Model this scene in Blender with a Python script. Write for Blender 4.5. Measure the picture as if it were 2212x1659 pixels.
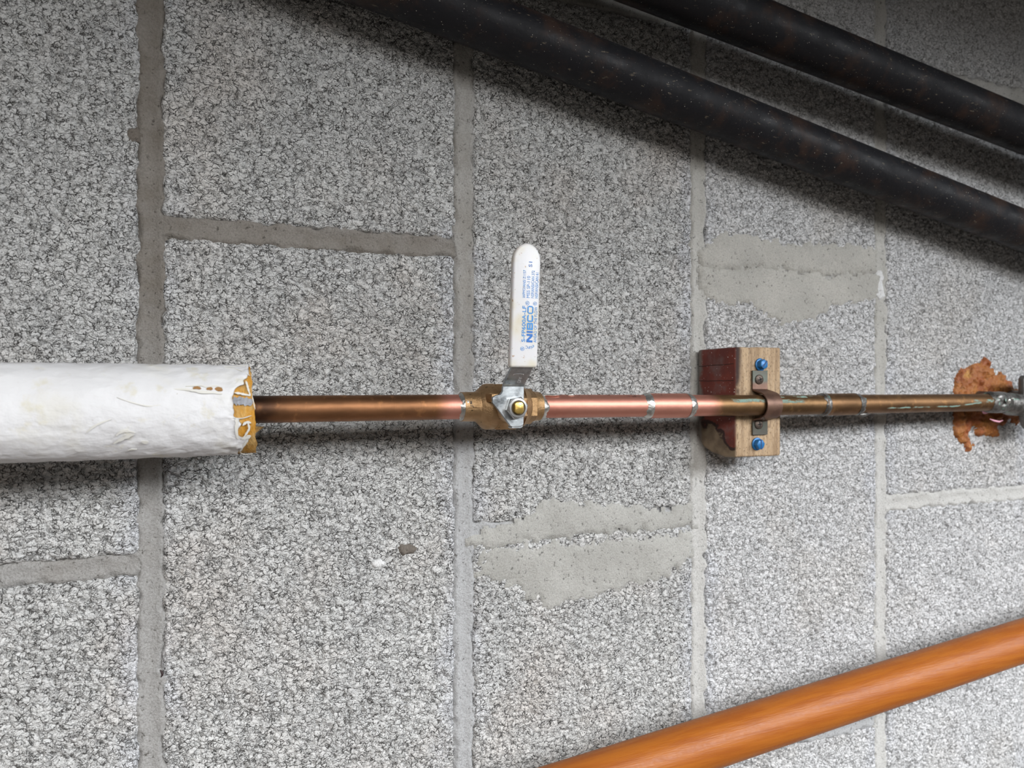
import bpy, bmesh, math, random
import numpy as np
from mathutils import Vector, Matrix, noise
random.seed(7)
PI = math.pi
S = bpy.context.scene
C = S.collection
for o in list(bpy.data.objects): bpy.data.objects.remove(o)

# ------------------------------------------------------------------ camera, world, light
F = 1600.0                                  # focal length in pixels of the 2212 wide frame
AL = math.atan2(3917.0, F)                  # angle between the view axis and the wall
SA, CA = math.sin(AL), math.cos(AL)
CAM = Vector((0.0335, -0.505, 0.0))         # half a metre in front of the wall
cam = bpy.data.cameras.new('camera'); co = bpy.data.objects.new('camera', cam); C.objects.link(co)
cam.sensor_width = 36; cam.lens = 36*F/2212; cam.clip_start = 0.01
co.location = CAM; co.rotation_euler = (PI/2, 0, -(PI/2-AL))
cam.dof.use_dof = True; cam.dof.focus_distance = 0.50; cam.dof.aperture_fstop = 9
S.camera = co
w = bpy.data.worlds.new('world'); S.world = w; w.use_nodes = True
w.node_tree.nodes['Background'].inputs[0].default_value = (1.0, 0.93, 0.85, 1)
w.node_tree.nodes['Background'].inputs[1].default_value = 0.135
def area(name, loc, target, sx, sy, power, col):
    l = bpy.data.lights.new(name, 'AREA'); l.shape = 'RECTANGLE'; l.size = sx; l.size_y = sy
    l.energy = power; l.color = col
    o = bpy.data.objects.new(name, l); C.objects.link(o); o.location = loc
    o.rotation_euler = (Vector(target)-Vector(loc)).to_track_quat('-Z', 'Y').to_euler()
area('window_light', (-0.2, -1.5, 0.89), (0.35, 0, -0.1), 1.8, 1.02, 50, (1.0, 0.985, 0.965))
area('side_fill_light', (1.55, -1.35, 0.90), (0.85, 0, -0.2), 1.6, 1.02, 118, (0.93, 0.965, 1.0))  # unseen fill added to brighten the right side of the wall
S.view_settings.view_transform = 'Standard'; S.view_settings.look = 'None'
S.view_settings.gamma = 1; S.view_settings.use_curve_mapping = False
S.view_settings.exposure = 0.31

def at(u, v, D):
    """point seen at pixel u,v that lies D metres in front of the wall"""
    t = (u-1106)/F; z = (0.505-D)/(SA-CA*t)
    return Vector((CAM.x + z*(t*SA+CA), -D, -(v-829.5)/F*z))

# ------------------------------------------------------------------ object helpers
def base(o):
    v = Vector((0, 0, 0))
    while o: v += o.location; o = o.parent
    return v
def tag(o, label=None, cat=None, group=None, kind=None):
    if label: o['label'] = label
    if cat: o['category'] = cat
    if group: o['group'] = group
    if kind: o['kind'] = kind
    return o
def thing(name, loc, label, cat, group=None):
    o = bpy.data.objects.new(name, None); C.objects.link(o); o.location = loc
    o.empty_display_size = 0.02
    return tag(o, label, cat, group)
def mk(name, V, Fc, m, parent=None, smooth=40, origin=None):
    b = base(parent) if parent else (Vector(origin) if origin is not None else Vector((0, 0, 0)))
    me = bpy.data.meshes.new(name)
    me.from_pydata([tuple(Vector(v)-b) for v in V], [], Fc); me.update()
    bm = bmesh.new(); bm.from_mesh(me); bmesh.ops.recalc_face_normals(bm, faces=bm.faces); bm.to_mesh(me); bm.free()
    return link(name, me, m, parent, smooth, b)
def link(name, me, m, parent, smooth, b):
    if smooth:
        me.polygons.foreach_set('use_smooth', [True]*len(me.polygons))
        if smooth < 180: me.set_sharp_from_angle(angle=math.radians(smooth))
    o = bpy.data.objects.new(name, me); C.objects.link(o)
    if m: me.materials.append(m)
    if parent: o.parent = parent
    else: o.location = b
    return o
class G:
    """collects verts / faces of one mesh"""
    def __init__(s): s.V = []; s.F = []
    def add(s, V, Fc):
        n = len(s.V); s.V += [Vector(v) for v in V]; s.F += [tuple(i+n for i in f) for f in Fc]; return s
    def sweep(s, pts, rad, seg=32, cap=True):
        pts = [Vector(p) for p in pts]; n = len(pts)
        if not hasattr(rad, '__len__'): rad = [rad]*n
        V = []; up = None
        for i in range(n):
            d = (pts[min(i+1, n-1)]-pts[max(i-1, 0)]).normalized()
            if up is None: up = Vector((0, 0, 1)) if abs(d.z) < .9 else Vector((0, 1, 0))
            a = up.cross(d).normalized(); b = d.cross(a).normalized(); up = b
            for k in range(seg):
                t = 2*PI*k/seg; V.append(pts[i]+(a*math.cos(t)+b*math.sin(t))*rad[i])
        Fc = [(i*seg+k, i*seg+(k+1) % seg, (i+1)*seg+(k+1) % seg, (i+1)*seg+k) for i in range(n-1) for k in range(seg)]
        if cap: Fc += [tuple(range(seg))[::-1], tuple((n-1)*seg+k for k in range(seg))]
        return s.add(V, Fc)
    def lathe(s, o, d, prof, seg=40, phase=0):
        """prof = [(distance along d, radius)]"""
        o = Vector(o); d = Vector(d).normalized()
        up = Vector((0, 0, 1)) if abs(d.z) < .9 else Vector((1, 0, 0))
        a = up.cross(d).normalized(); b = d.cross(a).normalized()
        V = [o+d*x+(a*math.cos(2*PI*k/seg+phase)+b*math.sin(2*PI*k/seg+phase))*r for x, r in prof for k in range(seg)]
        n = len(prof)
        Fc = [(i*seg+k, i*seg+(k+1) % seg, (i+1)*seg+(k+1) % seg, (i+1)*seg+k) for i in range(n-1) for k in range(seg)]
        Fc += [tuple(range(seg))[::-1], tuple((n-1)*seg+k for k in range(seg))]
        return s.add(V, Fc)
    def prism(s, poly, y0, y1):
        """poly in x,z extruded along y"""
        n = len(poly)
        V = [(x, y0, z) for x, z in poly]+[(x, y1, z) for x, z in poly]
        return s.add(V, [tuple(range(n)), tuple(range(2*n-1, n-1, -1))]+[(i, (i+1) % n, n+(i+1) % n, n+i) for i in range(n)])
    def build(s, name, m, parent=None, smooth=40, origin=None, bevel=None, seg=2):
        o = mk(name, s.V, s.F, m, parent, smooth, origin)
        if bevel:
            bm = bmesh.new(); bm.from_mesh(o.data)
            es = [e for e in bm.edges if len(e.link_faces) == 2 and e.calc_face_angle() > .5]
            bmesh.ops.bevel(bm, geom=es, offset=bevel, segments=seg, profile=.5, affect='EDGES', clamp_overlap=True)
            bm.to_mesh(o.data); bm.free()
            o.data.polygons.foreach_set('use_smooth', [True]*len(o.data.polygons))
            o.data.set_sharp_from_angle(angle=math.radians(smooth))
        return o
def fbm(p, sc, oct=3): return noise.fractal(Vector(p)*sc, 1.0, 2.0, oct)

# ------------------------------------------------------------------ material helper
class M:
    def __init__(s, name, rough=.6, metal=0., col=(.5, .5, .5), spec=.5):
        s.m = bpy.data.materials.new(name); s.m.use_nodes = True; s.t = s.m.node_tree
        s.b = s.t.nodes['Principled BSDF']
        s.b.inputs['Base Color'].default_value = (*col, 1); s.b.inputs['Roughness'].default_value = rough
        s.b.inputs['Metallic'].default_value = metal; s.b.inputs['Specular IOR Level'].default_value = spec
        s.g = s.t.nodes.new('ShaderNodeNewGeometry'); s.p = s.g.outputs['Position']
    def nd(s, t, **k):
        n = s.t.nodes.new(t)
        for a, b in k.items(): setattr(n, a, b)
        return n
    def put(s, sock, v):
        if isinstance(v, bpy.types.NodeSocket): s.t.links.new(v, sock)
        elif isinstance(v, tuple) and len(v) == 3 and sock.type == 'RGBA': sock.default_value = (*v, 1)
        else: sock.default_value = v
    def mp(s, scale=(1, 1, 1), rot=(0, 0, 0), loc=(0, 0, 0), vec=None):
        n = s.nd('ShaderNodeMapping'); s.put(n.inputs['Vector'], vec or s.p)
        n.inputs['Scale'].default_value = scale; n.inputs['Rotation'].default_value = rot; n.inputs['Location'].default_value = loc
        return n.outputs[0]
    def noise(s, sc, det=3, rough=.55, vec=None, dist=0.):
        n = s.nd('ShaderNodeTexNoise'); s.put(n.inputs['Vector'], vec or s.p)
        n.inputs['Scale'].default_value = sc; n.inputs['Detail'].default_value = det
        n.inputs['Roughness'].default_value = rough; n.inputs['Distortion'].default_value = dist
        return n.outputs[0]
    def vor(s, sc, feat='F1', vec=None, out='Distance', rnd=1.):
        n = s.nd('ShaderNodeTexVoronoi', feature=feat); s.put(n.inputs['Vector'], vec or s.p)
        n.inputs['Scale'].default_value = sc; n.inputs['Randomness'].default_value = rnd
        return n.outputs[out]
    def ramp(s, f, a, b, lo=0., hi=1.):
        n = s.nd('ShaderNodeMapRange', interpolation_type='SMOOTHSTEP'); s.put(n.inputs[0], f)
        for i, v in ((1, a), (2, b), (3, lo), (4, hi)): n.inputs[i].default_value = v
        return n.outputs[0]
    def ma(s, op, a, b=0.):
        n = s.nd('ShaderNodeMath', operation=op); s.put(n.inputs[0], a); s.put(n.inputs[1], b); return n.outputs[0]
    def mix(s, f, a, b, bt='MIX'):
        n = s.nd('ShaderNodeMix', data_type='RGBA', blend_type=bt)
        s.put(n.inputs[0], f); s.put(n.inputs[6], a); s.put(n.inputs[7], b); return n.outputs[2]
    def xyz(s, vec=None):
        n = s.nd('ShaderNodeSeparateXYZ'); s.put(n.inputs[0], vec or s.p); return n.outputs
    def band(s, v, a, b, e):
        """1 between a and b, soft over e"""
        return s.ma('MULTIPLY', s.ramp(v, a-e, a+e), s.ramp(v, b-e, b+e, 1., 0.))
    def add3(s, a, b):
        n = s.nd('ShaderNodeVectorMath', operation='ADD'); s.put(n.inputs[0], a); s.put(n.inputs[1], b); return n.outputs[0]
    def wob(s, sc, amp):
        n = s.nd('ShaderNodeTexNoise'); s.put(n.inputs['Vector'], s.p); n.inputs['Scale'].default_value = sc
        v = s.nd('ShaderNodeVectorMath', operation='MULTIPLY_ADD'); s.put(v.inputs[0], n.outputs[1])
        v.inputs[1].default_value = (amp,)*3; v.inputs[2].default_value = (-amp/2,)*3
        return s.add3(s.p, v.outputs[0])
    def col(s, c): s.put(s.b.inputs['Base Color'], c); return s
    def rgh(s, r): s.put(s.b.inputs['Roughness'], r); return s
    def bump(s, h, dist, st=1.):
        n = s.nd('ShaderNodeBump'); s.put(n.inputs['Height'], h); n.inputs['Distance'].default_value = dist
        n.inputs['Strength'].default_value = st
        if s.b.inputs['Normal'].is_linked: s.t.links.new(s.b.inputs['Normal'].links[0].from_socket, n.inputs['Normal'])
        s.t.links.new(n.outputs[0], s.b.inputs['Normal']); return s

CO = 0.2032                                   # course height; courses stand upright in the photo
def block_mat(name, ca, cb, warm, pale, pore_shade):
    m = M(name, .92, spec=.2)
    st = m.mp((.75, 1, 1.05))
    n1 = m.nd('ShaderNodeTexNoise'); m.put(n1.inputs['Vector'], m.p); n1.inputs['Scale'].default_value = 190; n1.inputs['Detail'].default_value = 4
    v = m.nd('ShaderNodeVectorMath', operation='MULTIPLY_ADD'); m.put(v.inputs[0], n1.outputs[1]); v.inputs[1].default_value = (.006,)*3; m.put(v.inputs[2], st)
    wv = v.outputs[0]
    g1 = m.ramp(m.noise(210, 3, .6), .42, .58); g2 = m.ramp(m.noise(320, 3, .6, vec=m.mp(loc=(3, 1, 2))), .42, .58)
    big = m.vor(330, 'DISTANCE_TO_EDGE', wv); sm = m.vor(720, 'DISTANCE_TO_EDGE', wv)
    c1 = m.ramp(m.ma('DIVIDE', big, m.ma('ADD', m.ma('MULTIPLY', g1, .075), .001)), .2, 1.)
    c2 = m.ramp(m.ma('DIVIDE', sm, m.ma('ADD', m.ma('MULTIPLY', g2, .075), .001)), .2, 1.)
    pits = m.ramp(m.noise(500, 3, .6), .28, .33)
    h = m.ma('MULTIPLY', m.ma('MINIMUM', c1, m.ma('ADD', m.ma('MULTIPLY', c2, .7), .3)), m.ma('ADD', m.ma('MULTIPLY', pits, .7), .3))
    fine = m.noise(1000, 4, .65)
    tone = m.xyz(m.vor(330, 'F1', wv, 'Color'))
    patch = m.noise(20, 4, .6)
    base_ = m.mix(m.ramp(patch, .3, .7), ca, cb)
    base_ = m.mix(m.ramp(m.noise(9, 3, .6, vec=m.mp((1, 1, 1), loc=(3, 1, 2))), .48, .7, 0, .6), base_, warm)
    base_ = m.mix(m.ramp(tone[0], 0, 1, 0., .11), base_, (.32, .32, .32))
    base_ = m.mix(m.ramp(tone[1], .75, 1, 0., .3), base_, pale)
    # lime bloom along the long joints
    x = m.xyz()[0]
    fr = m.ma('PINGPONG', m.ma('ADD', x, 0.0), CO/2)
    blo = m.ma('MULTIPLY', m.ramp(m.ma('ADD', fr, m.ma('MULTIPLY', m.noise(40, 4, .65), .04)), .026, .046, 1, 0), m.ramp(m.noise(9, 2), .44, .58))
    base_ = m.mix(m.ma('MULTIPLY', blo, .5), base_, (.66, .68, .735))
    crack_shaded = m.mix(m.ramp(h, .15, .7), pore_shade, base_)  # cracks and pits coloured darker to stand in for shade in the crevices
    m.col(m.mix(m.ramp(fine, .4, .68, 0, .09), crack_shaded, (.18, .18, .18)))
    dome = m.ma('SUBTRACT', 1., m.ma('POWER', m.vor(330, 'F1', wv), 2.)); dome2 = m.ma('SUBTRACT', 1., m.ma('POWER', m.vor(720, 'F1', wv), 2.))
    m.bump(m.noise(190, 3, .6), .0032, .8); m.bump(dome, .0016, .9); m.bump(dome2, .0007, .8); m.bump(h, .0012, .9); m.bump(fine, .0007, .7)
    return m.m
def mortar_mat(name, ca, cb, cc=None):
    """sandy mortar; cc = a second, weathered tone that takes over further down the wall"""
    m = M(name, .95, spec=.15)
    f = m.noise(850, 4, .7); g = m.noise(26, 4, .6); q = m.noise(330, 4, .65)
    c = m.mix(m.ramp(g, .35, .65), ca, cb)
    if cc:
        zz = m.xyz()[2]
        c = m.mix(m.ramp(m.ma('ADD', zz, m.ma('MULTIPLY', m.ma('SUBTRACT', m.noise(14, 4, .65), .5), .5)), -.12, .10, .85, 0), c, cc)
    c = m.mix(m.ramp(f, .35, .7, 0, .4), c, tuple(k*.5 for k in ca))
    c = m.mix(m.ramp(q, .32, .40, .75, 0), c, tuple(k*.3 for k in ca))
    m.col(c); m.bump(f, .0009, .8); m.bump(q, .0014, .7)
    return m.m
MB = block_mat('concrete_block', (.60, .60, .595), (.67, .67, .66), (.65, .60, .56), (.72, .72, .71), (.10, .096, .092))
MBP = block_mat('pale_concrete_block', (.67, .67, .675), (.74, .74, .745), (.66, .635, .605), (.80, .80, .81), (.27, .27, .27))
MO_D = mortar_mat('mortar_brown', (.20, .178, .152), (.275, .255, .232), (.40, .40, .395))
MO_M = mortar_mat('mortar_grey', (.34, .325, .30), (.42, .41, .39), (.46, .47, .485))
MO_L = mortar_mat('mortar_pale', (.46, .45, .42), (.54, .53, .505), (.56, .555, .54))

# ------------------------------------------------------------------ the block wall
wall = G().prism([(-.95, -.9), (1.95, -.9), (1.95, .9), (-.95, .9)], .014, .19).build('wall_back', MO_M, smooth=0)
tag(wall, 'grey concrete block wall with mortar joints behind the pipes', kind='structure')
del wall['label']
JW = .0102                                     # joint width
RNG = np.random.default_rng(11)
LAT = RNG.random((512, 512)); JX = RNG.random((512, 512)); JZ = RNG.random((512, 512))
def vnoise(x, z):
    xi = np.floor(x).astype(int); zi = np.floor(z).astype(int); fx = x-xi; fz = z-zi
    fx = fx*fx*(3-2*fx); fz = fz*fz*(3-2*fz)
    L = lambda a, b: LAT[a % 512, b % 512]
    return (L(xi, zi)*(1-fx)+L(xi+1, zi)*fx)*(1-fz)+(L(xi, zi+1)*(1-fx)+L(xi+1, zi+1)*fx)*fz
def vfbm(x, z, o=4):
    s_ = 0; a = .5
    for k in range(o): s_ = s_+a*vnoise(x*2**k+17.3*k, z*2**k+5.1*k); a *= .5
    return s_
def worley(x, z):
    xi = np.floor(x).astype(int); zi = np.floor(z).astype(int)
    f1 = np.full(x.shape, 9.); f2 = np.full(x.shape, 9.); hid = np.zeros(x.shape)
    for a in (-1, 0, 1):
        for b in (-1, 0, 1):
            cx, cz = xi+a, zi+b
            d = np.hypot(cx+JX[cx % 512, cz % 512]-x, cz+JZ[cx % 512, cz % 512]-z)
            n = d < f1
            f2 = np.where(n, f1, np.minimum(f2, d)); hid = np.where(n, LAT[cx % 512, cz % 512], hid); f1 = np.where(n, d, f1)
    return f1, f2, hid
def relief(x, z):
    """depth of the open-textured block face below its highest grains, metres"""
    wx = x*.78+.0035*vfbm(x*260, z*260, 3); wz = z+.0035*vfbm(x*260+40, z*260+9, 3)
    f1, f2, hid = worley(wx*290, wz*290)
    e = np.clip((f2-f1)/.32, 0, 1); gate = np.clip((vfbm(x*230+3, z*230, 3)-.36)/.16, 0, 1)
    d = (1-e)**1.5*gate*.0017+hid*.0005
    g1, g2, h2 = worley(wx*600+7, wz*600)
    d += (1-np.clip((g2-g1)/.35, 0, 1))*.0005*np.clip((vfbm(x*300, z*300+8, 2)-.3)/.15, 0, 1)
    p = np.clip((.335-vfbm(x*330+11, z*330, 2)/.75)/.10, 0, 1)
    return d+p*.0020+(vfbm(x*70, z*70, 3)-.44)*.0012
def block(x0, x1, z0, z1, seed, mat):
    """one block with worn edges; the ones the photo shows carry the open grain of the face as real relief"""
    off = random.uniform(-.0006, .0006)
    def axis_(a, b, lo, hi, fine, coarse):
        r = [a, a+.0007, a+.0014]; t = a+.0022
        while t < b-.0022:
            r.append(t); t += fine if lo < t < hi else coarse
        return np.array(r+[b-.0014, b-.0007, b])
    xs = axis_(x0, x1, -.20, .84, .00115, .008)
    mid = min(max((x0+x1)/2, -.2), .84)
    hz = .27+(mid+.1)*.19
    xs, zs = xs, axis_(z0, z1, -hz, hz, .00115, .008) if -.2 < x1 and x0 < .84 else axis_(z0, z1, 9, 9, .008, .008)
    X, Zz = np.meshgrid(xs, zs); nz, nx = X.shape
    ex = np.minimum(X-x0, x1-X); ez = np.minimum(Zz-z0, z1-Zz)
    # worn corners and crumbly edges: distances measured to a wavy outline
    wob = (vfbm(X*120+seed, Zz*120, 3)-.44)*.0042
    cr = .006; cx = np.clip(cr-ex, 0, None); cz = np.clip(cr-ez, 0, None)
    e = np.where((cx > 0) & (cz > 0), cr-np.hypot(cx, cz), np.minimum(ex, ez))+wob-.0008
    Y = off+relief(X, Zz)+.0062*np.exp(-np.clip(e, -.0006, None)/.0010)
    Y = np.minimum(Y, .009)
    V = np.stack([X, Y, Zz], -1).reshape(-1, 3)
    I = np.arange(nx*nz).reshape(nz, nx)
    Q = np.stack([I[:-1, :-1], I[:-1, 1:], I[1:, 1:], I[1:, :-1]], -1).reshape(-1, 4)
    ring = np.concatenate([I[0, :], I[1:, -1], I[-1, -2::-1], I[-2:0:-1, 0]])
    bk = V[ring].copy(); bk[:, 1] = .02
    n0 = len(V); L = len(ring); k = np.arange(L)
    Q2 = np.stack([ring, n0+k, n0+(k+1) % L, ring[(k+1) % L]], -1)
    V = np.concatenate([V, bk]); Q = np.concatenate([Q, Q2]).astype(np.int32)
    me = bpy.data.meshes.new('concrete_block')
    me.vertices.add(len(V)); me.vertices.foreach_set('co', V.astype(np.float32).ravel())
    me.loops.add(Q.size); me.loops.foreach_set('vertex_index', Q.ravel())
    me.polygons.add(len(Q)); me.polygons.foreach_set('loop_start', np.arange(0, Q.size, 4, dtype=np.int32))
    me.update(calc_edges=True)
    link('concrete_block', me, mat, wall, 180, Vector((0, 0, 0)))
def strip(x0, x1, z0, z1, m, seed, depth=.0022, along='z'):
    """one tooled mortar joint: hollow in its middle, ragged where it laps the block edges"""
    lo, hi = (z0, z1) if along == 'z' else (x0, x1)
    t = [lo]
    while t[-1] < hi: t.append(t[-1]+(.0018 if -.45 < t[-1] < .9 else .01))
    t[-1] = hi
    mid, hw = ((x0+x1)/2, (x1-x0)/2) if along == 'z' else ((z0+z1)/2, (z1-z0)/2)
    hw += .003
    w_ = np.linspace(mid-hw, mid+hw, 21)
    A, B = np.meshgrid(np.array(t), w_, indexing='ij')
    X, Zz = (B, A) if along == 'z' else (A, B)
    d = np.abs(B-mid); half = JW/2+.0005
    n = vfbm(X*130+seed*3, Zz*130+seed, 4)-.47
    over = np.clip(d-half-n*.010, 0, None)
    Y = depth+.0012*(1-np.clip(d/half, 0, 1)**2)+(vfbm(X*45+seed, Zz*45, 3)-.44)*.0014+(vfbm(X*330+seed, Zz*330, 2)-.37)*.0009+over*1.1
    nt, nw = A.shape
    V = np.stack([X, Y, Zz], -1).reshape(-1, 3); I = np.arange(nt*nw).reshape(nt, nw)
    Q = np.stack([I[:-1, :-1], I[:-1, 1:], I[1:, 1:], I[1:, :-1]], -1).reshape(-1, 4).astype(np.int32)
    me = bpy.data.meshes.new('mortar_joint')
    me.vertices.add(len(V)); me.vertices.foreach_set('co', V.astype(np.float32).ravel())
    me.loops.add(Q.size); me.loops.foreach_set('vertex_index', Q.ravel())
    me.polygons.add(len(Q)); me.polygons.foreach_set('loop_start', np.arange(0, Q.size, 4, dtype=np.int32))
    me.update(calc_edges=True)
    if along == 'x': me.flip_normals()
    link('mortar_joint', me, m, wall, 180, Vector((0, 0, 0)))
JX_ = lambda k: k*CO+(.006 if k >= 4 else 0)
HEAD = {1: -.111, 0: .0975}                    # height of one end joint in odd / even courses
for k in range(-4, 9):                         # course between joint k and joint k+1
    x0, x1 = JX_(k)+JW/2, JX_(k+1)-JW/2
    base_z = HEAD[k % 2] + (.003 if k == 1 else 0)
    for r in range(-2, 2):
        z0 = base_z+r*.4064
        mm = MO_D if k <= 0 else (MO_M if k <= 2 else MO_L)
        if abs(z0) < .75: strip(x0+.0005, x1-.0005, z0-JW/2-(.003 if k < 2 else .0045), z0+JW/2+(.003 if k < 2 else .0045), mm, k*3.1+r, .0014 if k < 2 else .0006, 'x')
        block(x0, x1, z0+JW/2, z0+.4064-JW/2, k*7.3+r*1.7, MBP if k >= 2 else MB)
for k in range(-3, 9):
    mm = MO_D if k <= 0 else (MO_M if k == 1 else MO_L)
    ov = .003 if k < 1 else .005
    strip(JX_(k)-JW/2-ov, JX_(k)+JW/2+ov, -.82, .82, mm, k*5.7, .0016 if k < 1 else .0007)

def poly_sd(p, poly):
    """signed distance to polygon, positive inside"""
    d = 1e9; ins = False; n = len(poly); px, pz = p
    for i in range(n):
        ax, az = poly[i]; bx, bz = poly[(i+1) % n]
        ex, ez = bx-ax, bz-az; wx, wz = px-ax, pz-az
        t = max(0, min(1, (wx*ex+wz*ez)/(ex*ex+ez*ez+1e-12)))
        d = min(d, (wx-ex*t)**2+(wz-ez*t)**2)
        if (az > pz) != (bz > pz) and px < ex*(pz-az)/(ez+1e-12)+ax: ins = not ins
    return math.sqrt(d)*(1 if ins else -1)
def patch(name, pix, m, parent, step, hmax, grow, rag, seed, lump=.4, y0=.0, label=None, keep=0.):
    """a thin crust on the wall; its ragged rim sinks into the block face"""
    poly = [(at(u, v, 0).x, at(u, v, 0).z) for u, v in pix]
    xs = [p[0] for p in poly]; zs = [p[1] for p in poly]
    x0, x1, z0, z1 = min(xs)-.004, max(xs)+.004, min(zs)-.004, max(zs)+.004
    nx, nz = int((x1-x0)/step)+1, int((z1-z0)/step)+1
    V = []; idx = {}; H = {}
    for j in range(nz+1):
        for i in range(nx+1):
            x, z = x0+i*step, z0+j*step
            sd = poly_sd((x, z), poly)+rag*fbm((x, seed, z), 110, 4)
            h = hmax*(1-math.exp(-max(sd, 0)/grow))*(1+lump*fbm((x, seed+5, z), 130, 4)) if sd > 0 else -.0015
            H[i, j] = sd; idx[i, j] = len(V); V.append((x, y0-h, z))
    Fc = []
    for j in range(nz):
        for i in range(nx):
            q = [(i, j), (i+1, j), (i+1, j+1), (i, j+1)]
            if max(H[c] for c in q) > keep: Fc.append(tuple(idx[c] for c in q))
    used = sorted({i for f in Fc for i in f}); re = {o: n for n, o in enumerate(used)}
    o = mk(name, [V[i] for i in used], [tuple(re[i] for i in f) for f in Fc], m, parent, 180)
    if label: o['label'] = label
    return o
MS = mortar_mat('mortar_smear', (.40, .395, .37), (.47, .465, .44))
MS2 = mortar_mat('mortar_smear_tan', (.43, .42, .39), (.50, .485, .45))
patch('mortar_smear', [(1012, 1165), (1130, 1120), (1180, 1085), (1330, 1092), (1420, 1105), (1488, 1092), (1500, 1132), (1440, 1142), (1300, 1152), (1160, 1168), (1050, 1190)], MS, wall, .002, .0013, .004, .006, 1.5)
patch('mortar_smear', [(1050, 1190), (1160, 1176), (1320, 1164), (1490, 1150), (1500, 1200), (1460, 1228), (1430, 1252), (1360, 1262), (1260, 1300), (1180, 1310), (1100, 1260), (1030, 1240)], MS, wall, .002, .0013, .004, .006, 4.5)
patch('mortar_smear', [(1512, 540), (1560, 500), (1700, 525), (1840, 530), (1893, 540), (1900, 585), (1780, 592), (1640, 575), (1520, 580)], MS2, wall, .002, .0012, .005, .005, 7.5)
patch('mortar_smear', [(1512, 582), (1640, 578), (1780, 596), (1900, 592), (1902, 640), (1800, 665), (1760, 690), (1690, 700), (1620, 660), (1545, 655), (1515, 620)], MS2, wall, .002, .0012, .005, .005, 9.5)
MSB = mortar_mat('mortar_spot', (.17, .15, .13), (.21, .185, .16))
patch('mortar_splatter', [(862, 1178), (885, 1174), (902, 1186), (895, 1194), (880, 1196), (872, 1203), (862, 1192)], MSB, wall, .0009, .0011, .001, .001, 2.2)
patch('mortar_splatter', [(272, 282), (282, 273), (296, 276), (304, 290), (300, 302), (286, 304), (276, 296)], MSB, wall, .0012, .0012, .0015, .001, 3.1)
MLB = mortar_mat('lime_spot', (.72, .72, .72), (.8, .8, .8))
patch('lime_splash', [(1890, 590), (1903, 583), (1912, 600), (1908, 618), (1912, 640), (1900, 650), (1888, 638), (1896, 618)], MLB, wall, .0011, .0016, .0012, .002, 6.1, y0=.001)
patch('lime_splash', [(808, 1215), (820, 1210), (830, 1218), (822, 1227), (810, 1224)], MLB, wall, .0008, .0008, .001, .0015, 8.1)

tag(G().prism([(-.95, .42), (1.95, .42), (1.95, .6), (-.95, .6)], -.88, .014).build('shade_overhang', M('dark_overhang', .9, col=(.07, .065, .06)).m, smooth=0), kind='structure')  # unseen overhang added above the frame to shade the top of the wall

# ------------------------------------------------------------------ black pipes and the orange rail
def black_mat():
    m = M('black_pipe', .5, spec=.2)
    n = m.noise(35, 5, .65); s = m.noise(420, 3, .6, vec=m.mp((.35, 1, 1)))
    c = m.mix(m.ramp(n, .47, .68, 0, .85), (.012, .012, .0145), (.040, .023, .017))
    c = m.mix(m.ramp(s, .64, .74), c, (.12, .10, .075))
    c = m.mix(m.ramp(m.noise(900, 1), .75, .79), c, (.45, .43, .38))
    m.col(c); m.rgh(m.ramp(m.noise(60, 4),   .3, .7, .42, .65)); m.bump(m.noise(300, 4), .0005, .5); m.bump(n, .002, .3)
    return m.m
MBK = black_mat()
MBR = M('bracket_steel', .5, .8, (.08, .08, .085)).m
def rail(name, a, b, r, m, label, cat, xs, ext=(-.75, 1.7), rust=True):
    a, b = Vector(a), Vector(b); d = (b-a)/(b.x-a.x)
    p = lambda x: a+d*(x-a.x)
    t = thing(name, p(ext[0]), label, cat)
    n = 60
    G().sweep([p(ext[0]+(ext[1]-ext[0])*i/n) for i in range(n+1)], r, 40).build('pipe_body' if rust else 'rail_body', m, t, 50)
    for x in xs:                                # stand-off feet beyond the frame
        q = p(x)
        G().sweep([q+Vector((0, r*.5, 0)), Vector((q.x, -.0016, q.z))], .008, 16).lathe((q.x, -.0015, q.z), (0, -1, 0), [(0, .024), (.004, .024), (.006, .02)], 24).build('wall_bracket', MBR, t)
    return t
rail('black_pipe', at(1300, 146, .036), at(2212, 499, .036), .0182, MBK, 'lower of the two slanting black iron pipes, nearer the valve handle', 'pipe', (-.5, 1.35))
rail('black_pipe', at(1754, 101, .050), at(2212, 283, .050), .0189, MBK, 'upper of the two slanting black iron pipes, crossing the top right corner', 'pipe', (-.5, 1.35))
def orange_mat():
    m = M('orange_rail', .42, spec=.3)
    d = (at(2212, 1382, .08)-at(1537, 1603, .08)).normalized()
    v = m.mp((6, 90, 90), (0, math.atan2(d.z, d.x), 0))
    g = m.noise(3.2, 5, .6, vec=v); g2 = m.noise(11, 4, .6, vec=v)
    c = m.mix(m.ramp(g, .35, .68), (.32, .098, .011), (.26, .070, .008))
    c = m.mix(m.ramp(g2, .55, .75, 0, .5), c, (.33, .085, .01))
    c = m.mix(m.ramp(m.noise(700, 1), .8, .84), c, (.1, .03, .01))
    m.col(c); m.bump(g2, .0006, .35); m.rgh(m.ramp(m.noise(500, 3), .3, .7, .4, .52))
    return m.m
rail('handrail', at(1537, 1603, .08), at(2212, 1382.5, .08), .0169, orange_mat(), 'orange varnished round handrail slanting across the bottom right corner', 'handrail', (-.4, 1.4), rust=False)

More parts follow.
